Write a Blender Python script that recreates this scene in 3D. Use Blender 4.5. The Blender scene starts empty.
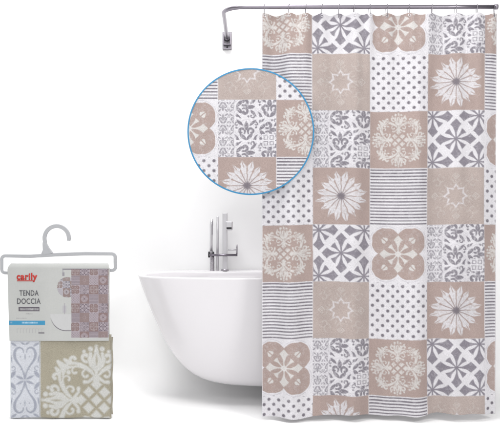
import bpy, bmesh, math, random
import numpy as np
from mathutils import Vector, Matrix
random.seed(4)
PI = math.pi
S = bpy.context.scene
COL = S.collection

# ------------------------------------------------------------------ camera
F = 793.0                      # focal length in photo pixels (500 wide)
CZ = 0.945                     # eye height above the floor
cam = bpy.data.objects.new('camera', bpy.data.cameras.new('camera'))
COL.objects.link(cam)
cam.location = (0, 0, CZ)
cam.rotation_euler = (PI/2, 0, 0)
cam.data.sensor_width = 36
cam.data.lens = 36*F/500
cam.data.clip_end = 100
S.camera = cam

def P(px, py, d):
    """photo pixel at distance d in front of the camera -> world point"""
    return Vector(((px-250)/F*d, d, CZ+(211.5-py)/F*d))

# ------------------------------------------------------------------ light
w = bpy.data.worlds.new('World'); S.world = w; w.use_nodes = True
bg = w.node_tree.nodes['Background']
bg.inputs[0].default_value = (0.97, 0.975, 1.0, 1)
bg.inputs[1].default_value = 0.33

def area(name, loc, target, size, power, col=(1, 1, 1)):
    L = bpy.data.lights.new(name, 'AREA'); L.shape = 'SQUARE'; L.size = size; L.energy = power; L.color = col
    o = bpy.data.objects.new(name, L); COL.objects.link(o)
    o.location = loc
    o.rotation_euler = (Vector(target)-Vector(loc)).to_track_quat('-Z', 'Y').to_euler()
    return o
area('key_softbox', (2.2, 0.8, 3.0), (0.0, 4.0, 0.8), 1.0, 58, (1, 0.985, 0.97))
area('front_fill', (-0.5, -1.6, 2.9), (-0.2, 4.1, 0.7), 2.6, 84, (1, 1, 1))  # added fill from behind the camera, evens out the light
area('backdrop_light', (-0.6, 2.9, 3.9), (-0.6, 4.1, 0.0), 1.9, 100, (1, 1, 1))  # added lamp above, washes wall and floor towards white
area('side_light', (-3.3, 2.6, 1.1), (-0.8, 4.1, 0.3), 1.4, 8, (1, 1, 1))  # weak added lamp, lifts the left part of wall and floor

S.view_settings.view_transform = 'Standard'
S.view_settings.look = 'None'
S.view_settings.exposure = -0.11
S.view_settings.gamma = 1
S.render.engine = 'CYCLES'
S.render.resolution_x = 1024; S.render.resolution_y = 866

# ------------------------------------------------------------------ helpers
def put(o, label=None, cat=None, group=None, kind=None):
    if label: o['label'] = label
    if cat: o['category'] = cat
    if group: o['group'] = group
    if kind: o['kind'] = kind
    return o

def empty(name, loc, label, cat, group=None):
    o = bpy.data.objects.new(name, None); COL.objects.link(o)
    o.location = loc; o.empty_display_size = 0.05
    return put(o, label, cat, group)

def link(name, me, mat, parent=None, smooth=True):
    o = bpy.data.objects.new(name, me); COL.objects.link(o)
    if mat and not me.materials: me.materials.append(mat)
    if parent:
        o.parent = parent
        base = Vector((0, 0, 0)); q = parent
        while q: base += Vector(q.location); q = q.parent
        me.transform(Matrix.Translation(-base))
    if smooth:
        me.polygons.foreach_set('use_smooth', [True]*len(me.polygons))
    return o

def bm_obj(name, bm, mat, parent=None, smooth=False):
    me = bpy.data.meshes.new(name); bmesh.ops.recalc_face_normals(bm, faces=bm.faces)
    bm.to_mesh(me); bm.free()
    return link(name, me, mat, parent, smooth)

def add_box(bm, c, s, bev=0.0, seg=2):
    g = bmesh.ops.create_cube(bm, size=1)
    vs = g['verts']
    for v in vs: v.co = Vector((v.co.x*s[0]+c[0], v.co.y*s[1]+c[1], v.co.z*s[2]+c[2]))
    if bev:
        es = list({e for v in vs for e in v.link_edges})
        bmesh.ops.bevel(bm, geom=es, offset=bev, segments=seg, profile=0.5, affect='EDGES')

def add_tube(bm, pts, rad, n=14, cap=True):
    pts = [Vector(p) for p in pts]
    rads = rad if isinstance(rad, (list, tuple)) else [rad]*len(pts)
    t0 = (pts[1]-pts[0]).normalized()
    up = Vector((0, 0, 1)) if abs(t0.z) < 0.9 else Vector((1, 0, 0))
    nrm = t0.cross(up).normalized()
    rings = []
    for i, p in enumerate(pts):
        if i == 0: t = t0
        elif i == len(pts)-1: t = (pts[i]-pts[i-1]).normalized()
        else: t = (pts[i+1]-pts[i-1]).normalized()
        nrm = (nrm - t*nrm.dot(t)).normalized()
        b = t.cross(nrm)
        rings.append([bm.verts.new(p+(nrm*math.cos(2*PI*k/n)+b*math.sin(2*PI*k/n))*rads[i]) for k in range(n)])
    for r0, r1 in zip(rings, rings[1:]):
        for k in range(n): bm.faces.new((r0[k], r0[(k+1) % n], r1[(k+1) % n], r1[k]))
    if cap: bm.faces.new(rings[0][::-1]); bm.faces.new(rings[-1])

def grid_mesh(name, pts, cols, closed_u=False):
    """pts (R,C,3), cols (R,C,3) albedo print -> mesh with colour attribute 'print'"""
    R, C = pts.shape[:2]
    idx = np.arange(R*C).reshape(R, C)
    if closed_u: nx = np.roll(idx, -1, 1); a = idx[:-1, :]; b = nx[:-1, :]; c = nx[1:, :]; d = idx[1:, :]
    else: a = idx[:-1, :-1]; b = idx[:-1, 1:]; c = idx[1:, 1:]; d = idx[1:, :-1]
    f = np.stack([a, d, c, b], -1).reshape(-1, 4)
    me = bpy.data.meshes.new(name)
    me.vertices.add(R*C); me.vertices.foreach_set('co', pts.astype(np.float32).ravel())
    me.loops.add(f.size); me.loops.foreach_set('vertex_index', f.astype(np.int32).ravel())
    me.polygons.add(len(f)); me.polygons.foreach_set('loop_start', np.arange(0, f.size, 4, dtype=np.int32))
    at = me.color_attributes.new('print', 'FLOAT_COLOR', 'POINT')
    rgba = np.ones((R*C, 4), np.float32); rgba[:, :3] = cols.reshape(-1, 3)
    at.data.foreach_set('color', rgba.ravel())
    me.update(calc_edges=True); me.validate()
    return me

# ------------------------------------------------------------------ materials
def mat(name, col, rough=0.5, metal=0.0, bump=0.0, bscale=200, vary=0.0, coat=0.0, spec=0.5):
    m = bpy.data.materials.new(name); m.use_nodes = True
    nt = m.node_tree; p = nt.nodes['Principled BSDF']
    p.inputs['Base Color'].default_value = (*col, 1)
    p.inputs['Roughness'].default_value = rough
    p.inputs['Metallic'].default_value = metal
    p.inputs['Specular IOR Level'].default_value = spec
    if coat: p.inputs['Coat Weight'].default_value = coat; p.inputs['Coat Roughness'].default_value = 0.06
    tc = nt.nodes.new('ShaderNodeTexCoord')
    n = nt.nodes.new('ShaderNodeTexNoise'); n.inputs['Scale'].default_value = bscale; n.inputs['Detail'].default_value = 4
    nt.links.new(tc.outputs['Object'], n.inputs['Vector'])
    if vary:
        mr = nt.nodes.new('ShaderNodeMapRange'); mr.inputs[3].default_value = 1-vary; mr.inputs[4].default_value = 1+vary
        nt.links.new(n.outputs[0], mr.inputs[0])
        mx = nt.nodes.new('ShaderNodeVectorMath'); mx.operation = 'SCALE'; mx.inputs[0].default_value = col
        nt.links.new(mr.outputs[0], mx.inputs['Scale']); nt.links.new(mx.outputs[0], p.inputs['Base Color'])
    if bump:
        b = nt.nodes.new('ShaderNodeBump'); b.inputs['Strength'].default_value = bump; b.inputs['Distance'].default_value = 0.001
        nt.links.new(n.outputs[0], b.inputs['Height']); nt.links.new(b.outputs[0], p.inputs['Normal'])
    return m

def print_mat(name, rough=0.85, weave=900, wv=0.10, blotch=0.07, tint=(1, 1, 1), sheen=0.0, bump=0.25, transl=0.0):
    """woven cloth / card: colour from the printed attribute times thread noise and faded blotches"""
    m = bpy.data.materials.new(name); m.use_nodes = True
    nt = m.node_tree; N = nt.nodes; Lk = nt.links; p = N['Principled BSDF']
    p.inputs['Roughness'].default_value = rough; p.inputs['Specular IOR Level'].default_value = 0.25
    if sheen: p.inputs['Sheen Weight'].default_value = sheen
    a = N.new('ShaderNodeAttribute'); a.attribute_name = 'print'
    tc = N.new('ShaderNodeTexCoord')
    def noise(scale, detail, sc=(1, 1, 1)):
        mp = N.new('ShaderNodeMapping'); mp.inputs['Scale'].default_value = sc
        Lk.new(tc.outputs['Object'], mp.inputs[0])
        n = N.new('ShaderNodeTexNoise'); n.inputs['Scale'].default_value = scale; n.inputs['Detail'].default_value = detail
        Lk.new(mp.outputs[0], n.inputs['Vector']); return n
    def rng(n, amt):
        r = N.new('ShaderNodeMapRange'); r.inputs[1].default_value = 0.28; r.inputs[2].default_value = 0.72
        r.inputs[3].default_value = 1-amt; r.inputs[4].default_value = 1+amt
        Lk.new(n.outputs[0], r.inputs[0]); return r
    def mul(x, y):
        q = N.new('ShaderNodeMath'); q.operation = 'MULTIPLY'; Lk.new(x.outputs[0], q.inputs[0]); Lk.new(y.outputs[0], q.inputs[1]); return q
    w1 = noise(weave, 2, (1, 1, 0.35)); w2 = noise(weave, 2, (0.35, 1, 1)); bl = noise(9, 5)
    k = mul(mul(rng(w1, wv), rng(w2, wv)), rng(bl, blotch))
    sc = N.new('ShaderNodeVectorMath'); sc.operation = 'SCALE'
    Lk.new(a.outputs['Color'], sc.inputs[0]); Lk.new(k.outputs[0], sc.inputs['Scale'])
    tn = N.new('ShaderNodeVectorMath'); tn.operation = 'MULTIPLY'; tn.inputs[1].default_value = tint
    Lk.new(sc.outputs[0], tn.inputs[0]); Lk.new(tn.outputs[0], p.inputs['Base Color'])
    b = N.new('ShaderNodeBump'); b.inputs['Strength'].default_value = bump; b.inputs['Distance'].default_value = 0.0012
    Lk.new(w1.outputs[0], b.inputs['Height']); Lk.new(b.outputs[0], p.inputs['Normal'])
    return m

M_wall = mat('backdrop white', (0.96, 0.96, 0.96), 0.9, spec=0.1, bump=0.05, bscale=60)
M_tub = mat('white ceramic', (0.745, 0.725, 0.745), 0.25, coat=0.35, vary=0.01, bscale=5)
M_chrome = mat('brushed chrome', (0.50, 0.48, 0.51), 0.28, 1.0, bump=0.03, bscale=300)
M_rod = mat('satin rod metal', (0.27, 0.25, 0.285), 0.34, 0.9, bump=0.05, bscale=400)
M_wire = mat('ring wire', (0.30, 0.285, 0.31), 0.4, 0.8)
M_dark = mat('dark rubber', (0.03, 0.03, 0.035), 0.5)
M_pale = mat('pale chrome', (0.72, 0.71, 0.73), 0.3, 0.6, bump=0.02)
M_hang = mat('translucent grey plastic', (0.40, 0.405, 0.42), 0.4, bump=0.1, bscale=120, vary=0.06)
M_blue = mat('blue edge', (0.028, 0.225, 0.43), 0.4, vary=0.05, bscale=60)
M_cloth = print_mat('printed curtain fabric', bump=0.35, sheen=0.1, wv=0.17, blotch=0.06)
M_disc = print_mat('printed inset disc', bump=0.15, wv=0.16, blotch=0.04)
M_card = print_mat('printed card', rough=0.45, weave=300, wv=0.015, blotch=0.03, bump=0.05)
M_pack = print_mat('printed folded fabric', weave=520, wv=0.11, blotch=0.05, bump=0.6)
M_red = mat('red ink', (0.45, 0.03, 0.022), 0.5, vary=0.08, bscale=400)
M_ink = mat('grey ink', (0.09, 0.09, 0.10), 0.6, vary=0.1, bscale=400)
M_lightink = mat('light ink', (0.45, 0.60, 0.70), 0.6)

# ------------------------------------------------------------------ tile motifs (drawn as distance fields)
N0 = 300
gx = (np.arange(N0)+0.5)/N0*2-1
X0, Y0 = np.meshgrid(gx, -gx)          # row 0 = top of tile (y=+1)
AA = 0.022
WHITE = np.array([0.65, 0.635, 0.66]); TAN = np.array([0.372, 0.292, 0.268]); GREY = np.array([0.225, 0.208, 0.240])
DARK = np.array([0.15, 0.135, 0.158]); CREAM = np.array([0.58, 0.56, 0.545]); LTAN = np.array([0.41, 0.345, 0.32])

def cov(d, aa=AA): return np.clip(0.5-d/aa, 0, 1)
def mixc(base, col, m): return base*(1-m[..., None])+np.asarray(col)*m[..., None]
def flat(col): return np.ones((N0, N0, 3))*col
def stroke(X, Y, pts, ws):
    pts = np.asarray(pts, float); ws = np.ones(len(pts))*ws
    D = np.full(X.shape, 9.0)
    for (a, b, wa, wb) in zip(pts[:-1], pts[1:], ws[:-1], ws[1:]):
        ab = b-a; L = ab@ab+1e-12
        t = np.clip(((X-a[0])*ab[0]+(Y-a[1])*ab[1])/L, 0, 1)
        D = np.minimum(D, np.hypot(X-a[0]-t*ab[0], Y-a[1]-t*ab[1])-(wa+(wb-wa)*t))
    return D
def spiral(cx, cy, r0, r1, a0, a1, n=16):
    t = np.linspace(0, 1, n); r = r0+(r1-r0)*t; a = np.radians(a0+(a1-a0)*t)
    return np.stack([cx+r*np.cos(a), cy+r*np.sin(a)], 1)
def taper(n, a, b, c): return np.interp(np.linspace(0, 1, n), [0, 0.5, 1], [a, b, c])
def leaf(X, Y, a, b, wd): return stroke(X, Y, [np.array(a)+(np.array(b)-a)*t for t in np.linspace(0, 1, 7)], [0.004, wd*.6, wd*.93, wd, wd*.85, wd*.5, 0.004])
def dot(X, Y, x, y, r): return np.hypot(X-x, Y-y)-r
rs = np.random.RandomState(3)
def smooth_noise(n, cells, seed):
    r = np.random.RandomState(seed).rand(cells+1, cells+1)
    t = np.linspace(0, cells-1e-6, n); i = t.astype(int); f = t-i; f = f*f*(3-2*f)
    A = r[i][:, i]; B = r[i][:, i+1]; C = r[i+1][:, i]; D = r[i+1][:, i+1]
    fx = f[None, :]; fy = f[:, None]
    return (A*(1-fx)+B*fx)*(1-fy)+(C*(1-fx)+D*fx)*fy
WOB = smooth_noise(N0, 24, 5)-0.5; WOB2 = smooth_noise(N0, 60, 6)-0.5; BIG = smooth_noise(N0, 5, 7)-0.5
X = X0+0.02*(smooth_noise(N0, 18, 8)-0.5); Y = Y0+0.02*(smooth_noise(N0, 18, 9)-0.5)

def wear(mask, amt=0.25):      # printed ink that misses in small patches
    return mask*np.clip(1-amt*(np.clip(WOB2+WOB*0.8, 0, 1)*2.2), 0, 1)

def t_stripes():
    c = flat(WHITE); n = 18
    ph = (Y0+1)/2*n; k = np.floor(ph).astype(int); fr = ph-k
    wk = np.random.RandomState(2).rand(n+2)*0.10+0.17
    d = np.abs(fr-0.5)-wk[np.clip(k, 0, n)]
    m = cov(d, 0.22)*cov(np.abs(X0)-0.985)
    return mixc(c, DARK*1.08, wear(m, 0.18))
def t_dots():
    c = flat(WHITE); f = 5.75; u = X0/2*f+.02; v = Y0/2*f
    def dd(u, v): return np.hypot(u-np.round(u), v-np.round(v))
    d = np.minimum(dd(u, v), dd(u+.5, v+.5))-0.165
    return mixc(c, DARK*1.1, wear(cov(d, 0.09), 0.15))
def kite(a, b, size=0.71, ph=0.058):
    """petal field inside one diamond cell: four shouldered kites on the axes, four short wedges between"""
    hi = np.maximum(a, b); lo = np.minimum(a, b)
    dia = (a+b-size)/1.41
    c22, s22 = math.cos(PI/8), math.sin(PI/8)
    u = hi*c22+lo*s22; v = np.abs(-hi*s22+lo*c22)
    pet = v-ph*np.clip(1-((u-0.33)/0.27)**2, -3, 1)**0.8 if False else v-ph*np.clip(1-((u-0.33)/0.26)**2, -3, 1)
    gap = np.maximum(v-0.012, u-0.10)
    d = np.maximum(dia, -pet)
    wedge = (lo/np.maximum(hi, 1e-6) > 0.414)
    d = np.where(wedge, np.maximum(d, np.hypot(a, b)-0.425), np.maximum(d, lo-0.20))
    return d
def t_lattice():
    c = flat(WHITE)
    a = np.abs(X); b = np.abs(Y); out = a+b > 0.80
    a2 = np.where(out, np.abs(a-0.80), a); b2 = np.where(out, np.abs(b-0.80), b)
    d = kite(a2, b2)
    c = mixc(c, GREY*1.0, wear(cov(d), 0.15))
    th = np.arctan2(b2, a2); r = np.hypot(a2, b2)
    ray = np.abs(np.sin(4*th))*r/4-0.006
    return mixc(c, GREY, cov(np.maximum(ray, r-0.16))*.8)
def t_rosette():
    c = flat(WHITE)
    a = np.abs(X); b = np.abs(Y)
    q = np.hypot(a-0.42, b-0.42)-0.505
    sq = np.maximum(a, b)-0.905
    c = mixc(c, TAN, wear(cov(np.maximum(q, sq)), 0.12))
    c = mixc(c, CREAM, wear(cov(kite(a, b, .655, .078)), 0.1))
    u = (a+b)/1.414; v = np.abs(a-b)/1.414
    wv = np.maximum(np.abs(u-0.69)-0.09, v-0.12*(1-(np.clip(np.abs(u-0.66), 0, .2))*5)); wv = np.maximum(wv, 0.018-v)
    c = mixc(c, CREAM, cov(wv))
    edge = np.abs(q-0.05)-0.010
    return mixc(c, GREY*1.5, cov(np.maximum(edge, 0.86-np.maximum(a, b)))*0.45)
def t_daisy():
    c = flat(TAN); r = np.hypot(X, Y); th = np.arctan2(Y, X)
    k = PI/8
    tl = np.mod(th, k)-k/2; u = r*np.cos(tl); v = r*np.sin(tl)
    th4 = np.mod(th, PI/2); long_ = np.abs(th4-PI/4) > PI/8
    L = np.where(long_, 0.93, 0.87)
    inner = np.where(np.abs(th4-PI/4) < PI/8, 1, 0)
    wd = np.minimum((u-0.07)*0.188, (L-u)*0.42)
    wd = np.minimum(wd, np.where(long_, 0.105, 0.135))
    d = np.abs(v)-wd+0.022*WOB*2*(u > .5)
    # notch the tips
    notch = np.maximum(np.abs(v)-0.018*np.clip((u-0.55)*8, 0, 1), 0.62-u)
    d = np.maximum(d, -notch-0.004)
    c = mixc(c, WHITE*0.93, wear(cov(d), 0.30)*.95)
    ray = np.maximum(np.abs(r*np.sin(np.mod(th+k/2, k)-k/2))-0.012*np.clip(1.2-r*2.2, 0, 1), r-0.42)
    c = mixc(c, GREY*0.9, cov(ray)*0.6)
    return mixc(c, DARK, cov(r-0.10-0.05*np.abs(np.cos(4*th)), 0.07)*0.8)
def t_faint():
    base = flat(LTAN)*(1+0.10*BIG[..., None])
    r = np.hypot(X, Y); th = np.arctan2(Y, X)
    tri = np.abs(np.mod(th/(PI/4)+0.5, 1)-0.5)*2
    tri = np.abs(np.mod(th/(PI/4), 1)-0.5)*2
    d = np.abs(r-0.275-0.115*tri**1.6)-0.032
    c = mixc(base, WHITE, wear(cov(d, .06), 0.7)*0.80)
    d = np.abs(np.mod(th/(PI/8)+.5, 1)-.5)*r*.39-0.012
    c = mixc(c, CREAM, wear(cov(np.maximum(d, np.abs(r-.47)-.06), .05), 1)*0.5)
    a, b = np.maximum(abs(X), abs(Y)), np.minimum(abs(X), abs(Y))
    for q, s in ((.70, .12), (.70, .05)):
        d = np.abs(np.abs(a-q)+b*1.0-s)-0.012
        c = mixc(c, CREAM, wear(cov(d, .04), 1.0)*0.7)
    d = leaf(a, b, (.42, .03), (.60, .16), .018)
    c = mixc(c, CREAM, wear(cov(d, .04), 1)*0.4)
    d = stroke(a, b, spiral(.62, .45, .17, .05, 30, 330), .012)
    return mixc(c, CREAM, wear(cov(d, .05), 1.1)*0.42)
def damask_d(X, Y):
    a = np.maximum(np.abs(X), np.abs(Y)); b = np.minimum(np.abs(X), np.abs(Y))
    D = stroke(a, b, [(.26, 0), (.34, 0), (.43, 0), (.52, 0), (.66, 0), (.80, 0), (.92, 0)], [.02, .07, .035, .05, .115, .055, .045])
    add = lambda d: np.minimum(D, d)
    D = add(stroke(a, b, [(.50, .02), (.60, .09), (.70, .12), (.80, .10)], [.03, .05, .05, .04]))
    D = add(stroke(a, b, spiral(.74, .185, .085, .03, 190, -30, 12), taper(12, .035, .04, .045)))
    D = add(dot(a, b, .88, .10, .055)); D = add(dot(a, b, .835, .215, .042))
    D = add(stroke(a, b, [(.42, .03), (.50, .10), (.56, .19), (.60, .29), (.615, .40), (.585, .50), (.56, .56)], [.03, .045, .05, .055, .06, .065, .06]))
    D = add(stroke(a, b, spiral(.44, .17, .085, .03, 20, 215, 12), taper(12, .030, .030, .036)))
    D = add(stroke(a, b, spiral(.50, .36, .085, .03, -20, 200, 12), taper(12, .028, .026, .034)))
    D = add(stroke(a, b, spiral(.70, .40, .075, .03, 215, -60, 10), taper(10, .035, .038, .042)))
    D = add(stroke(a, b, [(.59, .42), (.66, .50), (.70, .555)], [.05, .055, .035]))
    D = add(stroke(a, b, [(.56, .50), (.63, .62), (.665, .665)], [.05, .05, .04]))
    D = add(leaf(a, b, (.50, .50), (.46, .46), .05))
    D = add(stroke(a, b, [(.44, .0), (.37, .06), (.31, .14), (.31, .20)], [.03, .04, .035, .045]))
    p, q = (X+Y)/1.414, (X-Y)/1.414; cp = np.abs(p-np.round(p/.19)*.19); cq = np.abs(q-np.round(q/.19)*.19)
    loz = np.maximum(np.maximum(cp, cq)-.080, np.maximum(np.abs(p), np.abs(q))-.285)
    return add(loz)
def damask_cut(X, Y):
    a = np.maximum(np.abs(X), np.abs(Y)); b = np.minimum(np.abs(X), np.abs(Y))
    D = leaf(a, b, (.60, .0), (.78, .0), .020)
    D = np.minimum(D, leaf(a, b, (.86, .05), (.93, .02), .010))
    D = np.minimum(D, leaf(a, b, (.60, .34), (.60, .48), .012))
    return D
def t_damask():
    c = flat(TAN)
    c = mixc(c, CREAM*1.0, wear(cov(damask_d(X, Y)+.014), 0.55)*0.92)
    return mixc(c, TAN*0.95, cov(damask_cut(X, Y))*0.7)
def filig(lx, ly):
    a = np.abs(lx)
    D = leaf(a, ly, (0, -.02), (0, .30), .078)
    D = np.minimum(D, stroke(a, ly, spiral(.165, -.055, .125, .05, 215, -70, 14), taper(14, .030, .050, .048)))
    D = np.minimum(D, leaf(a, ly, (.22, -.14), (0, -.36), .066))
    D = np.minimum(D, leaf(a, ly, (.11, .15), (.34, .35), .052))
    D = np.minimum(D, dot(a, ly, .34, .08, .038)); D = np.minimum(D, dot(a, ly, .31, -.31, .048))
    D = np.minimum(D, stroke(a, ly, spiral(.32, .20, .08, .03, 90, -120, 8), .024))
    D = np.minimum(D, leaf(a, ly, (.24, -.36), (.40, -.16), .034))
    return D
def t_filigree():
    c = flat(WHITE)
    s = 0.80
    Xs, Ys = X+0.03, Y+0.05
    i = np.round(Xs/s); j = np.round(Ys/s); lx = Xs-i*s; ly = Ys-j*s
    odd = np.mod(i+j, 2) > .5
    flip = np.where(i < 0, -1, 1)
    d = filig(np.where(odd, ly, lx), np.where(odd, lx*flip, ly))
    # the left quarter of the tile is a finer, sparser version
    f = .40; li = Xs/f-np.round(Xs/f); lj = Ys/f-np.round(Ys/f)
    d2 = filig(li*.8, np.where(np.mod(np.round(Ys/f), 2) > .5, 1, -1)*lj*.8)*.5
    d = np.where(Xs < -0.42, d2, d)
    sqx, sqy = X-0.74, Y+0.42
    box = np.maximum(np.abs(sqx), np.abs(sqy))-0.20
    d = np.where(box < 0.02, 9, d)
    cell = np.abs(np.maximum(np.abs(np.mod(sqx+.2, .2)-.1), np.abs(np.mod(sqy+.2, .2)-.1))-0.06)-0.012
    d = np.where(box < 0, np.maximum(cell, box), d)
    c = mixc(c, GREY*1.5, cov(np.abs(filig(lx, -ly))-0.010)*0.35)
    return mixc(c, GREY*0.86, wear(cov(d), 0.35)*(0.95-0.2*(X0 < -0.35)))
TILES = {'H': t_stripes(), 'P': t_dots(), 'S': t_lattice(), 'R': t_rosette(), 'Y': t_daisy(), 'O': t_faint(), 'D': t_damask(), 'F': t_filigree()}
for k in TILES:
    m = cov(0.988-np.maximum(np.abs(X0), np.abs(Y0)), .02)
    if k in 'DYOS': TILES[k] = mixc(TILES[k], WHITE*0.9, m*0.45)
KEYS = list(TILES); STACK = np.stack([TILES[k] for k in KEYS])

def sample(tu, tv, table):
    """tu, tv in tiles (v downward); table(ci, ri) -> array of tile indices"""
    ci = np.floor(tu).astype(int); ri = np.floor(tv).astype(int)
    k = table(ci, ri)
    x = np.clip((tu-ci)*N0-0.5, 0, N0-1.001); y = np.clip((tv-ri)*N0-0.5, 0, N0-1.001)
    x0 = x.astype(int); y0 = y.astype(int); fx = (x-x0)[..., None]; fy = (y-y0)[..., None]
    g = lambda yy, xx: STACK[k, yy, xx]
    return (g(y0, x0)*(1-fx)+g(y0, x0+1)*fx)*(1-fy)+(g(y0+1, x0)*(1-fx)+g(y0+1, x0+1)*fx)*fy
SEQ = ['DHRP', 'SOFY', 'RPDH', 'FYSO']           # four columns, read downward
TB = np.array([[KEYS.index(ch) for ch in s] for s in SEQ])
def curtain_table(ci, ri): return TB[np.mod(ci, 4), np.mod(ri, 4)]

# ------------------------------------------------------------------ setting: seamless white backdrop
DW = 4.24
bm = bmesh.new()
prof = [(-3.0, 0.0), (DW-0.14, 0.0)]
for k in range(1, 9):
    a = k/8*PI/2; prof.append((DW-0.14+0.14*math.sin(a), 0.14-0.14*math.cos(a)))
prof += [(DW, 5.2)]
L = [bm.verts.new((-5, y, z)) for y, z in prof]; R_ = [bm.verts.new((5, y, z)) for y, z in prof]
for i in range(len(prof)-1): bm.faces.new((L[i], R_[i], R_[i+1], L[i+1]))
put(bm_obj('backdrop', bm, M_wall, smooth=True), kind='structure')

# ------------------------------------------------------------------ curtain rod
D = 3.57
zr = CZ+(211.5-7.0)/F*D
xl = (222.9-250)/F*D; xr = (497.3-250)/F*D
rod = empty('curtain_rod', (xl, DW, zr), 'L shaped satin metal rod along the top that the patterned curtain hangs from', 'curtain rod')
bm = bmesh.new()
rr = 0.11
pts = [(xl, DW-0.01, zr)]
pts += [(xl, DW-0.01-(DW-D-rr-0.01)*t, zr) for t in (.25, .5, .75, 1)]
for k in range(1, 11):
    a = k/10*PI/2; pts.append((xl+rr-rr*math.cos(a), D+rr-rr*math.sin(a), zr))
pts += [(xl+rr+(xr-xl-rr)*t, D, zr) for t in (.2, .4, .6, .8, 1)]
add_tube(bm, pts, 0.0097, 20)
bm_obj('pipe', bm, M_rod, rod, True)
bm = bmesh.new(); add_tube(bm, [(xr-.012, D, zr), (xr+.002, D, zr), (xr+.003, D, zr)], [.0118, .0118, .009], 20); bm_obj('end_cap', bm, M_rod, rod, True)
bm = bmesh.new(); add_box(bm, (xl, DW-.004, zr-0.008), (.050, .008, .098), .003); br = bm_obj('wall_bracket', bm, M_wire, rod)
bm = bmesh.new(); add_box(bm, (xl-.017, DW-.022, zr-.006), (.006, .030, .060), .0015)
add_box(bm, (xl+.017, DW-.022, zr-.006), (.006, .030, .060), .0015)
add_box(bm, (xl, DW-.022, zr-.034), (.030, .028, .006), .0015)
bm_obj('clamp', bm, M_rod, br)
bm = bmesh.new(); add_tube(bm, [(xl, DW-.012, zr), (xl, DW-.045, zr)], .0135, 20); bm_obj('collar', bm, M_rod, br, True)
bm = bmesh.new(); add_box(bm, (xl, DW-.014, zr-.053), (.036, .014, .007), .0015); bm_obj('lower_lip', bm, M_rod, br)
bm = bmesh.new(); add_tube(bm, [(xl, DW-.008, zr-.044), (xl, DW-.0115, zr-.044)], .004, 12); bm_obj('screw', bm, M_dark, br, True)

# ------------------------------------------------------------------ shower curtain
hook_px = [264.5, 289, 306, 322, 339, 354, 370, 387, 409, 432, 456, 477, 494.5]
hx = np.array([(p-250)/F*D for p in hook_px])
C_, R_n = 430, 760
pxs = np.linspace(262, 497.6, C_); s_ = np.linspace(0, 1, R_n)
PX, SS = np.meshgrid(pxs, s_)
top_py = 13.5
hem_py = 417.0-3.2*(pxs-262)/235+1.1*np.sin((pxs-262)/17.0)+0.6*np.sin((pxs-250)/6.3)
PY = top_py+(hem_py[None, :]-top_py)*SS
wx = (PX-250)/F*D
# fold phase runs hook to hook: forward at hooks, back between
ph = np.interp(pxs, hook_px, np.arange(len(hook_px)))
phb = ph+0.25*np.sin(ph*1.9)
near = np.exp(-SS*9)
fold = (0.010*near)*np.cos(2*PI*ph)[None, :]
wide = pxs/235*2*PI
fold = fold+(0.0115+0.005*SS)*(np.sin(wide*4.1+0.9*np.sin(SS*2.4))+0.55*np.sin(wide*7.3+1.0+0.6*SS))+0.010*SS*np.sin(wide*1.7+.5)
fold += 0.0012*np.sin(wide*23+2*np.sin(SS*6))*np.exp(-SS*3)
wy = D-fold
sag = (1-np.cos(2*PI*ph))/2*0.007
wz = CZ+(211.5-PY)/F*D-sag[None, :]*np.exp(-SS*22)
rip = 0.35*np.sin(wide*4.1+1.2)+0.5*np.sin(SS*5+PX/40)
TU = (PX-312.3+rip)/57.4+1; TV = (PY-54+0.7*np.sin(PX/23.0))/57.0+1
TV = TV-(np.exp(-SS*22)*sag[None, :])*0.2
cols = sample(TU, TV, curtain_table)
# bare hem bands at the side and bottom edges
hem = cov(np.minimum(PX-262, 497.6-PX)-0.7, .6)
cols = mixc(cols, WHITE, hem*.7)
me = grid_mesh('shower_curtain', np.stack([wx, wy, wz], -1), cols)
cur = empty('shower_curtain', (0.58, D, 0.01), 'tall patchwork tile print shower curtain in beige, grey and white hanging from the rod', 'shower curtain')
fab = link('fabric', me, M_cloth, cur)
so = fab.modifiers.new('thickness', 'SOLIDIFY'); so.thickness = 0.0009; so.offset = -1
for x in hx:
    i = int(np.argmin(np.abs(wx[0]-x)))
    yy = wy[10, i]; zz = wz[0, i]-0.012
    bm = bmesh.new()
    add_tube(bm, [(x+.0055*math.cos(a), yy-.0012, zz+.0055*math.sin(a)) for a in np.linspace(0, 2*PI, 15)], .0012, 6)
    bm_obj('eyelet', bm, M_pale, cur, True)

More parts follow.
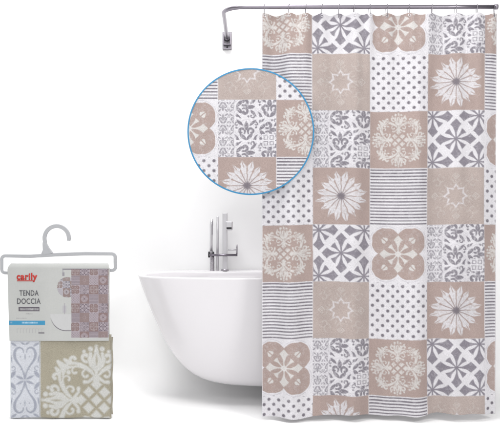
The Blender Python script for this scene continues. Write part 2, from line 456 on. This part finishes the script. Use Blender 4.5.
ring0 = None; ring_n = 0
RING_LABELS = ['leftmost thin wire ring on the rod, at the left corner of the curtain', 'thin wire ring on the rod, second from the left'] + \
    ['thin wire ring on the rod, %s from the left' % q for q in ('third', 'fourth', 'fifth', 'sixth')] + ['middle one of the thin wire rings along the rod'] + \
    ['thin wire ring on the rod, %s from the right' % q for q in ('sixth', 'fifth', 'fourth', 'third', 'second')] + ['rightmost thin wire ring on the rod, beside its capped end']
for x in hx:
    if ring0 is None:
        i = int(np.argmin(np.abs(wx[0]-x)))
        pts = []
        for k in range(25):
            a = 2*PI*k/24
            z = math.sin(a); r = .0125
            pts.append((x+.0022*math.cos(a*.5), D+r*.9*math.cos(a), zr+(r*z if z > 0 else .047*z)))
        bm = bmesh.new(); add_tube(bm, pts, .0014, 8)
        me = bpy.data.meshes.new('curtain_ring'); bmesh.ops.recalc_face_normals(bm, faces=bm.faces); bm.to_mesh(me); bm.free()
        me.transform(Matrix.Translation((-x, -D, -zr))); me.materials.append(M_wire)
        me.polygons.foreach_set('use_smooth', [True]*len(me.polygons))
        ring0 = bpy.data.objects.new('curtain_ring', me); COL.objects.link(ring0); o = ring0
        put(o, 'x', 'curtain ring', 'wire rings along the curtain rod')
    else:
        o = ring0.copy(); COL.objects.link(o)
    o['label'] = RING_LABELS[ring_n]; ring_n += 1
    o.location = (x, D, zr); o.rotation_euler = (0, 0, random.uniform(-.25, .25))

# ------------------------------------------------------------------ round inset graphic, built as a flat panel in front of the curtain
dd = 3.535
c0 = P(250.8, 131.6, dd); RD = 63.0/F*dd
inset_disc = empty('round_inset_panel', c0, 'round inset graphic of the curtain print with thin blue edge overlapping the left side of the curtain', 'inset graphic')
nr, na = 210, 640
rad = np.linspace(0.0008, 1, nr)*RD*0.985; ang = np.linspace(0, 2*PI, na, endpoint=False)
RRr, AN = np.meshgrid(rad, ang, indexing='ij')
xx = RRr*np.cos(AN); zz = RRr*np.sin(AN)
px = 250.8+xx*F/dd; py = 131.6-zz*F/dd
DT = np.array([[KEYS.index(ch) for ch in s] for s in ['HHRPP', 'OOFYY', 'PPDHH']])
def disc_table(ci, ri): return DT[np.clip(ci+1, 0, 2), np.clip(ri+2, 0, 4)]
cols = sample((px-218)/58.3, (py-99.8)/57.2, disc_table)
pts = np.stack([xx+c0.x, np.full_like(xx, dd)-0.0006*np.cos(xx*60), zz+c0.z], -1)
link('pattern_face', grid_mesh('pattern_face', pts, cols, True), M_disc, inset_disc)
bm = bmesh.new()
for (ra, rb, ya, yb) in ((.0, .985, dd+.004, dd+.004),):
    g = [bm.verts.new((c0.x+RD*.985*math.cos(a), dd+.0045, c0.z+RD*.985*math.sin(a))) for a in ang[::5]]
    h = [bm.verts.new((c0.x+RD*.985*math.cos(a), dd+.0012, c0.z+RD*.985*math.sin(a))) for a in ang[::5]]
    bm.faces.new(g); n_ = len(g)
    bm.faces.new(h[::-1])
    for k in range(n_): bm.faces.new((g[k], g[(k+1) % n_], h[(k+1) % n_], h[k]))
bm_obj('backing', bm, M_pale, inset_disc)
bm = bmesh.new()
sec = [(.985, -.0016), (1.005, -.0016), (1.008, .000), (1.008, .0055), (.985, .0055)]
rings = []
for a in ang[::4]:
    rings.append([bm.verts.new((c0.x+RD*q*math.cos(a), dd+y, c0.z+RD*q*math.sin(a))) for q, y in sec])
n_ = len(rings)
for k in range(n_):
    A_, B_ = rings[k], rings[(k+1) % n_]
    for j in range(5): bm.faces.new((A_[j], A_[(j+1) % 5], B_[(j+1) % 5], B_[j]))
bm_obj('blue_rim', bm, M_blue, inset_disc)

# ------------------------------------------------------------------ bathtub
yc = 3.95; xc = 0.277
tub = empty('bathtub', (xc, yc, 0), 'white freestanding bathtub with a curved shell, partly behind the curtain', 'bathtub')
lev = [(-.319, .548, .270), (-.345, .540, .266), (-.408, .518, .256), (-.50, .482, .243), (-.578, .448, .230), (-.64, .418, .216), (-.692, .387, .200), (-.735, .355, .184),
       (-.772, .320, .166), (-.800, .285, .150), (-.822, .245, .134), (-.838, .200, .118), (-.850, .140, .10), (-.856, .05, .075)]
rim = CZ-.319
rings_def = []
for z, x, b in lev[::-1]: rings_def.append((CZ+z, xc+x, b, 0.0))
A_top = xc+.548
rings_def += [(rim+.006, A_top+.001, .2705, 0), (rim+.010, A_top-.004, .266, 0), (rim+.0105, A_top-.018, .252, -.006),
              (rim+.009, A_top-.030, .228, -.028), (rim+.003, A_top-.036, .221, -.029), (rim-.03, A_top-.044, .214, -.028),
              (rim-.15, A_top-.09, .190, -.020), (rim-.28, A_top-.16, .155, -.010), (rim-.36, A_top-.24, .12, -.004), (rim-.395, A_top-.36, .07, 0)]
bm = bmesh.new(); NA = 128; rr_ = []
def sup(a, n=2.9): c, s = math.cos(a), math.sin(a); return math.copysign(abs(c)**(2/n), c), math.copysign(abs(s)**(2/n), s)
for z, ax, by, oy in rings_def:
    ring = []
    for k in range(NA):
        cx, sy = sup(2*PI*k/NA, 2.4+0.9*min(1, z/rim))
        ring.append(bm.verts.new((xc+ax*cx, yc+oy+by*sy, z)))
    rr_.append(ring)
for r0, r1 in zip(rr_, rr_[1:]):
    for k in range(NA): bm.faces.new((r0[k], r0[(k+1) % NA], r1[(k+1) % NA], r1[k]))
bm.faces.new(rr_[0][::-1]); bm.faces.new(rr_[-1])
sh = bm_obj('tub_shell', bm, M_tub, tub, True)
bm = bmesh.new(); add_box(bm, (xc+.02, yc, (CZ-.857)/2), (.36, .13, CZ-.857+.004), .008); bm_obj('pedestal', bm, M_tub, tub)
bm = bmesh.new(); add_tube(bm, [(xc, yc, rim-.395), (xc, yc, rim-.390)], .025, 24); bm_obj('drain', bm, M_chrome, tub, True)

# ------------------------------------------------------------------ bath faucet on the far rim
fd = 4.155
def Q(px, py): return P(px, py, fd)
zb = rim+.0095
fau = empty('bath_faucet', (Q(225, 0).x, fd, zb), 'slim chrome column faucet standing on the far rim of the white bathtub', 'faucet')
def vbar(name, px, py0, py1, w_, m_, parent, round_=True, dy=0.0, bev=.003):
    a = Q(px, py0); z1 = a.z; z0 = zb if py1 is None else Q(px, py1).z
    bm = bmesh.new()
    if round_: add_tube(bm, [(a.x, fd+dy, z0), (a.x, fd+dy, z1-.002), (a.x, fd+dy, z1)], [w_/2, w_/2, w_/2*.8], 20)
    else: add_box(bm, (a.x, fd+dy, (z0+z1)/2), (w_, w_, z1-z0), bev)
    return bm_obj(name, bm, m_, parent, round_)
vbar('column', 225.0, 212.8, None, .026, M_pale, fau, False)
bm = bmesh.new(); a = Q(225, 0); add_tube(bm, [(a.x, fd, zb), (a.x, fd, zb+.006), (a.x, fd, zb+.008)], [.021, .021, .018], 28); bm_obj('base_flange', bm, M_chrome, fau, True)
vbar('riser', 217.6, 216.5, None, .013, M_pale, fau)
bm = bmesh.new(); a = Q(228.8, 225.5); add_box(bm, (a.x+.004, fd-.055, a.z), (.036, .085, .046), .005); sp = bm_obj('spout', bm, M_pale, fau)
bm = bmesh.new(); add_box(bm, (a.x+.004, fd-.0985, a.z-.012), (.026, .003, .010), .001); bm_obj('spout_slot', bm, M_dark, sp)
a, b = Q(209.5, 254.8), Q(237.5, 254.8)
bm = bmesh.new(); add_tube(bm, [(a.x, fd-.024, a.z), (b.x, fd-.024, b.z)], .0062, 16); bm_obj('crossbar', bm, M_rod, fau, True)
a, b = Q(237.0, 254.0), Q(237.0, 244.5)
bm = bmesh.new(); add_tube(bm, [(a.x, fd-.024, a.z), (b.x, fd-.024, b.z)], .0042, 12); bm_obj('lever', bm, M_chrome, fau, True)
bm = bmesh.new(); a, b = Q(228, 249.6), Q(237, 249.6); add_tube(bm, [(a.x, fd-.02, a.z), (b.x, fd-.02, a.z)], .0035, 12); bm_obj('lever_guard', bm, M_pale, fau, True)

hs = empty('hand_shower', (Q(211, 0).x, fd, zb), 'slim stick hand shower standing upright left of the chrome faucet column', 'hand shower')
a = Q(211.2, 219); b = Q(211.2, 251.5)
bm = bmesh.new(); add_tube(bm, [(b.x, fd, b.z), (b.x, fd, b.z+.05), (a.x+.001, fd, a.z-.03), (a.x+.003, fd, a.z)], [.0085, .0078, .009, .0075], 18); bm_obj('handle', bm, M_pale, hs, True)
bm = bmesh.new(); a = Q(214.2, 222); add_box(bm, (a.x-.010, fd-.011, a.z-.03), (.004, .004, .075), .001); bm_obj('spray_strip', bm, M_rod, hs)
bm = bmesh.new()
for dx in (-.0105, .0105): add_tube(bm, [(b.x+dx, fd-.012, Q(0, 251.5).z), (b.x+dx, fd-.012, Q(0, 257.3).z)], .0052, 12)
bm_obj('collar', bm, M_dark, hs, True)
bm = bmesh.new(); z0 = zb; z1 = Q(0, 252).z
pts = []; rads = []
n = 56
for k in range(n+1):
    pts.append((b.x+.005, fd, z0+(z1-z0)*k/n)); rads.append(.0125 if k % 4 < 2 else .0105)
add_tube(bm, pts, rads, 14); bm_obj('ribbed_sleeve', bm, M_chrome, hs, True)

# ------------------------------------------------------------------ packaged curtain on its hanger, against the wall
pd = 3.630
def K(px, py, d=pd): return P(px, py, d)
pk = empty('packaged_curtain', K(58, 418.8), 'folded shower curtain in a printed card sleeve on a grey plastic hanger', 'packaged curtain')

def ribbon(bm, pts, ws, th, d):
    """flat plastic strip following photo points, real thickness, rounded edges"""
    pts = [Vector((K(p[0], p[1], d).x, K(p[0], p[1], d).z)) for p in pts]
    ws = [w_/F*d/2 for w_ in ws]
    secs = []
    for i, p in enumerate(pts):
        t = (pts[min(i+1, len(pts)-1)]-pts[max(i-1, 0)]).normalized(); nn = Vector((-t.y, t.x))
        row = []
        for q, y in ((-1, .3), (-.8, -.5), (.8, -.5), (1, .3), (.8, .5), (-.8, .5)):
            c = p+nn*ws[i]*q; row.append(bm.verts.new((c.x, d+th*y, c.y)))
        secs.append(row)
    for a, b in zip(secs, secs[1:]):
        for j in range(6): bm.faces.new((a[j], a[(j+1) % 6], b[(j+1) % 6], b[j]))
    bm.faces.new(secs[0][::-1]); bm.faces.new(secs[-1])
def arcpx(cx, cy, r, a0, a1, n=12): return [(cx+r*math.cos(math.radians(a0+(a1-a0)*k/n)), cy-r*math.sin(math.radians(a0+(a1-a0)*k/n))) for k in range(n+1)]
bm = bmesh.new()
loop = [(57, 254.6), (85, 253.6)] + arcpx(111.5, 257.5, 3.7, 90, 0, 6) + [(115.2, 262)] + arcpx(112, 267, 3.4, 0, -90, 5) + [(108, 270.3), (57, 271.8), (8, 273.0)] + arcpx(5, 269.4, 3.4, -90, -180, 5) + [(1.6, 262)] + arcpx(5.2, 259.5, 3.7, 180, 95, 6) + [(30, 256.2), (57, 254.6)]
ribbon(bm, loop, [3.6, 3.6]+[3.4]*7+[3.4]+[3.2]*6+[3, 3, 3]+[3.2]*6+[3.4]+[3.4]*7+[3.6, 3.6], .006, pd)
hanger = bm_obj('hanger_bar', bm, M_hang, pk)
bm = bmesh.new()
hk = [(46.5, 255.5), (46.0, 250), (45.2, 245), (44.2, 240)]
hk = [(47, 254), (46.2, 249), (44.6, 243.5)] + arcpx(56.6, 238.2, 12.2, 195, -12, 20)
ribbon(bm, hk, [13, 7.2, 4.6]+[4.2]*20+[3.6], .0068, pd-.0004)
bm_obj('hook', bm, M_hang, hanger)

# folded cloth: two layers with soft edges
def damask_zoom(px, py):
    u = (px-96.5)/58.0; v = -(py-400.0)/58.0
    d = damask_d(u, v)+.012; d2 = damask_cut(u, v)
    OL = np.array([0.335, 0.308, 0.240]); WH = np.array([0.53, 0.53, 0.51])
    c = np.ones(px.shape+(3,))*OL
    c = mixc(c, WH, cov(d, .03)*.95); c = mixc(c, OL, cov(d2, .03)*.8)
    return c
def smooth_line(pts, ws):
    q = np.column_stack([np.array(pts), ws])
    for _ in range(3):
        q = np.vstack([q[:1], np.stack([q[:-1]*.75+q[1:]*.25, q[:-1]*.25+q[1:]*.75], 1).reshape(-1, 3), q[-1:]])
    return q[:, :2], q[:, 2]
def lyre(px, py):
    u = np.abs(px-25.0)/15.0; v = np.abs(py-380.0)/15.0
    BG = np.array([0.54, 0.555, 0.595]); IN = np.array([0.29, 0.305, 0.36])
    t = np.linspace(0, 1, 20)
    D_ = stroke(u, v, *smooth_line([(.02, .10), (.10, .5), (.28, .9), (.56, 1.25), (.72, 1.6), (.68, 1.98), (.42, 2.2), (.14, 2.08), (.10, 1.85)], [.05, .045, .05, .075, .10, .09, .06, .05, .03]))
    D_ = np.minimum(D_, leaf(u, v, (.05, .04), (.62, .30), .09)); D_ = np.minimum(D_, leaf(u, v, (0, .0), (.0, .55), .07))
    D_ = np.minimum(D_, leaf(u, v, (.62, .62), (.98, .12), .13)); D_ = np.minimum(D_, stroke(u, v, spiral(.80, .82, .2, .06, 270, 20), .035))
    D_ = np.minimum(D_, leaf(u, v, (.55, 2.25), (.98, 2.5), .08)); D_ = np.minimum(D_, leaf(u, v, (.0, 2.35), (.3, 2.52), .06))
    D_ = np.minimum(D_, leaf(u, v, (.0, 1.35), (.0, 1.75), .045)); D_ = np.minimum(D_, dot(u, v, .30, 1.55, .04))
    D_ = np.minimum(D_, leaf(u, v, (.86, 1.15), (.98, 1.75), .06)); D_ = np.minimum(D_, dot(u, v, .25, .72, .05)); D_ = np.minimum(D_, np.abs(u-.98)-.02)
    c = np.ones(px.shape+(3,))*BG
    return mixc(c, IN, cov(D_, .08)*.9)
def slab(name, x0, x1, y0, y1, d, th, nx, ny, colf, m_, jitter=0.0):
    r = .006
    ux = np.linspace(x0, x1, nx); uy = np.linspace(y0, y1, ny)
    A, B = np.meshgrid(ux, uy)
    ex = np.minimum(A-x0, x1-A)/F*d; ey = np.minimum(B-y0, y1-B)/F*d
    e = np.minimum(ex, ey)
    k = np.clip(e/r, 0, 1); drop = th*0.8*(1-np.sqrt(1-(1-k)**2))
    drop = np.where(k >= 1, 0, drop)
    A2 = A+jitter*.5*np.sin(B*.21+1)*((A-x0)/(x1-x0)); B2 = B+jitter*.6*np.sin(A*.13)*((B-y0)/(y1-y0))
    puff = 0.0016*np.sin(A*.09+.5)*np.sin(B*.07)+0.0008*np.sin(A*.35+B*.11)
    xw = (A2-250)/F*d; zw = CZ+(211.5-B2)/F*d; yw = d+drop-puff*k
    me = grid_mesh(name, np.stack([xw, yw, zw], -1), colf(A, B))
    # close the sides and back
    bm = bmesh.new(); bm.from_mesh(me)
    be = [e_ for e_ in bm.edges if e_.is_boundary]
    g = bmesh.ops.extrude_edge_only(bm, edges=be)
    for v in g['geom']:
        if isinstance(v, bmesh.types.BMVert): v.co.y = d+th
    ee = [e_ for e_ in bm.edges if e_.is_boundary]
    bmesh.ops.holes_fill(bm, edges=ee, sides=0)
    bm.to_mesh(me); bm.free()
    return link(name, me, m_, pk)
def front_col(px, py):
    c1 = lyre(px, py); c2 = damask_zoom(px, py)
    m = 1/(1+np.exp(-(px-40.4-.3*np.sin(py))*5))
    c = c1*(1-m[..., None])+c2*m[..., None]
    sm = (np.abs(px-40.2) < .5)[..., None]
    return np.where(sm, np.array([.42, .42, .41]), c)
folded = slab('folded_cloth', 9.8, 110.6, 335.0, 418.3, 3.606, .020, 300, 250, front_col, M_pack, .5)
back = slab('back_layer', 10.6, 112.3, 337.5, 414.6, 3.6275, .018, 60, 50, lambda a, b: np.ones(a.shape+(3,))*np.array([.36, .335, .27]), M_pack, .8)
slab('upper_fold', 11.5, 109.0, 268.0, 336.5, 3.6095, .0165, 60, 50, lambda a, b: np.ones(a.shape+(3,))*np.array([.62, .62, .60]), M_pack, .2)

# card sleeve
CARD = np.array([0.44, 0.445, 0.432])
cd = 3.601
def card_col(px, py):
    c = np.ones(px.shape+(3,))*CARD
    c = mixc(c, CARD*1.04, cov(45-px, 10))
    def rect(x0, x1, y0, y1, col, a=1.0):
        nonlocal c
        d = np.maximum(np.maximum(x0-px, px-x1), np.maximum(y0-py, py-y1)); c = mixc(c, col, cov(d, .35)*a)
    # printed picture: rod, inset circle, tub, faucet, curtain
    rect(62.5, 110, 268.6, 269.6, GREY*.8); rect(62.5, 63.6, 269, 272, GREY*1.2, .6); rect(62.4, 64.6, 272.2, 276.0, GREY, .8)
    tubd = np.maximum(314.0-py, np.hypot(np.maximum(66-px, 0)/15.5, np.maximum(py-314, 0)/16.5)*15-15)
    c = mixc(c, np.array([.50, .50, .50]), cov(np.maximum(tubd, px-71.5), .5))
    edge = np.abs(tubd)-.35
    c = mixc(c, DARK*.9, cov(np.maximum(np.maximum(edge, 318-py), px-71.5), .6)*np.clip((py-316)/10, 0, 1))
    rect(62.6, 66.6, 305.5, 312.5, GREY*1.6, .45); rect(64.2, 65.2, 303, 314, GREY*1.2, .55)
    dc = np.hypot(px-67.5, py-287.2)-10.2
    mini = sample((px-63)/7.2, (py-281)/7.2, disc_table)*np.array([.66, .64, .66])
    m = cov(dc, .4)[..., None]; c = c*(1-m)+mini*m
    # left stickers
    rect(18.6, 39.6, 306.8, 311.2, DARK*.75); 
    rect(9.0, 45.2, 320.6, 324.9, np.array([.05, .25, .42]))
    lt = np.array([.5, .5, .5]); rk = np.random.RandomState(11)
    def marks(x0, x1, y0, y1, col, a):      # lines of print too small to read
        x = x0
        while x < x1:
            wq = .5+rk.rand()*.5; rect(x, min(x+wq, x1), y0+rk.rand()*.4, y1, col, a*(.6+.4*rk.rand())); x += wq+.35
    marks(20.2, 38.6, 308.0, 310.2, lt, .8); marks(26, 32.5, 313.0, 314.2, DARK, .6); marks(16.5, 27, 317.6, 318.7, DARK*1.3, .55)
    marks(22, 38, 321.6, 323.4, np.array([.55, .68, .76]), .75); marks(10.6, 12.2, 321.6, 323.2, lt, .6)
    for x in np.arange(17, 43, 3.1): rect(x, x+2.2, 328.6, 328.9, GREY, .6); rect(x, x+.3, 328.6, 333, GREY, .6)
    rect(38.5, 44.5, 332.0, 333.6, DARK, .8)
    cur_m = ((px > 71.5) & (py > 269.2) & (py < 337.6))
    q = sample((px-71.5)/9.3+.1, (py-269)/9.3+.3, curtain_table)*np.array([.60, .55, .57])*.85+np.array([.035, .022, .025])
    c = np.where((cur_m & (px < 108.6))[..., None], q, c)
    return c
nx, ny = 330, 250
A, B = np.meshgrid(np.linspace(0, 1, nx), np.linspace(0, 1, ny))
y_ = 263.5+B*(340.8-263.5)
inset = np.where(y_ < 270, ((270-y_)/6.5)**2*3.2, 0)
insr = np.where(y_ < 266, ((266-y_)/2.5)**2*1.2, 0)
x0 = 7.5+inset+(y_-270)/70*2.0*(y_ > 270); x1 = 108.8-insr
x_ = x0+(x1-x0)*A
bow = 0.0035*np.sin(A*PI)+0.0012*np.sin(A*7+B*3)+np.where(B < .06, -0.010*(1-B/.06)**2, 0)
cols = card_col(x_, y_)
me = grid_mesh('card_sleeve', np.stack([(x_-250)/F*cd, cd-bow, CZ+(211.5-y_)/F*cd], -1), cols)
card = link('card_sleeve', me, M_card, pk)
so = card.modifiers.new('thickness', 'SOLIDIFY'); so.thickness = 0.0008; so.offset = -1

def surf_y(px, py):
    a = (px-8)/101; b = (py-263.5)/77.3
    return cd-(0.0035*math.sin(a*PI)+0.0012*math.sin(a*7+b*3))-.0010
def text(name, s, x0, x1, y0, y1, m_, bold=0.0, spacing=1.0, shear=0.0):
    cu = bpy.data.curves.new(name, 'FONT'); cu.body = s; cu.offset = bold; cu.space_character = spacing; cu.shear = shear
    cu.extrude = 0.0; cu.resolution_u = 4
    o = bpy.data.objects.new(name, cu); COL.objects.link(o)
    bpy.context.view_layer.update()
    me = bpy.data.meshes.new_from_object(o.evaluated_get(bpy.context.evaluated_depsgraph_get()))
    bpy.data.objects.remove(o); bpy.data.curves.remove(cu)
    co = np.array([v.co[:] for v in me.vertices])
    mn, mx = co.min(0), co.max(0)
    for v in me.vertices:
        px = x0+(v.co.x-mn[0])/(mx[0]-mn[0])*(x1-x0); py = y1-(v.co.y-mn[1])/(mx[1]-mn[1])*(y1-y0)
        v.co = Vector(((px-250)/F*cd, surf_y(px, py), CZ+(211.5-py)/F*cd))
    me.materials.clear()
    bm = bmesh.new(); bm.from_mesh(me)
    bmesh.ops.subdivide_edges(bm, edges=[e for e in bm.edges if e.calc_length() > .02], cuts=2)
    r = bmesh.ops.extrude_face_region(bm, geom=list(bm.faces))
    for v in r['geom']:
        if isinstance(v, bmesh.types.BMVert): v.co.y -= .0003
    bmesh.ops.recalc_face_normals(bm, faces=bm.faces); bm.to_mesh(me); bm.free()
    return link(name, me, m_, card, False)
text('brand_lettering', 'carily', 16.8, 37.6, 272.8, 282.0, M_red, .042, 1.1)
bm = bmesh.new()
def strip(bm, x0, x1, y0, y1, off=0.0):
    y = min(surf_y(x0, y0), surf_y(x1, y1))-.0002-off
    a = Vector(((x0+x1)/2, (y0+y1)/2)); add_box(bm, ((a.x-250)/F*cd, y, CZ+(211.5-a.y)/F*cd), ((x1-x0)/F*cd, .0004, (y1-y0)/F*cd))
strip(bm, 17.3, 33.5, 280.3, 281.1)
bm_obj('brand_underline', bm, M_red, card)
text('title_lettering', 'TENDA', 19.6, 38.8, 290.2, 295.6, M_ink, .012, 1.08)
text('title_lettering', 'DOCCIA', 17.2, 40.8, 298.3, 303.8, M_ink, .008, 1.05)
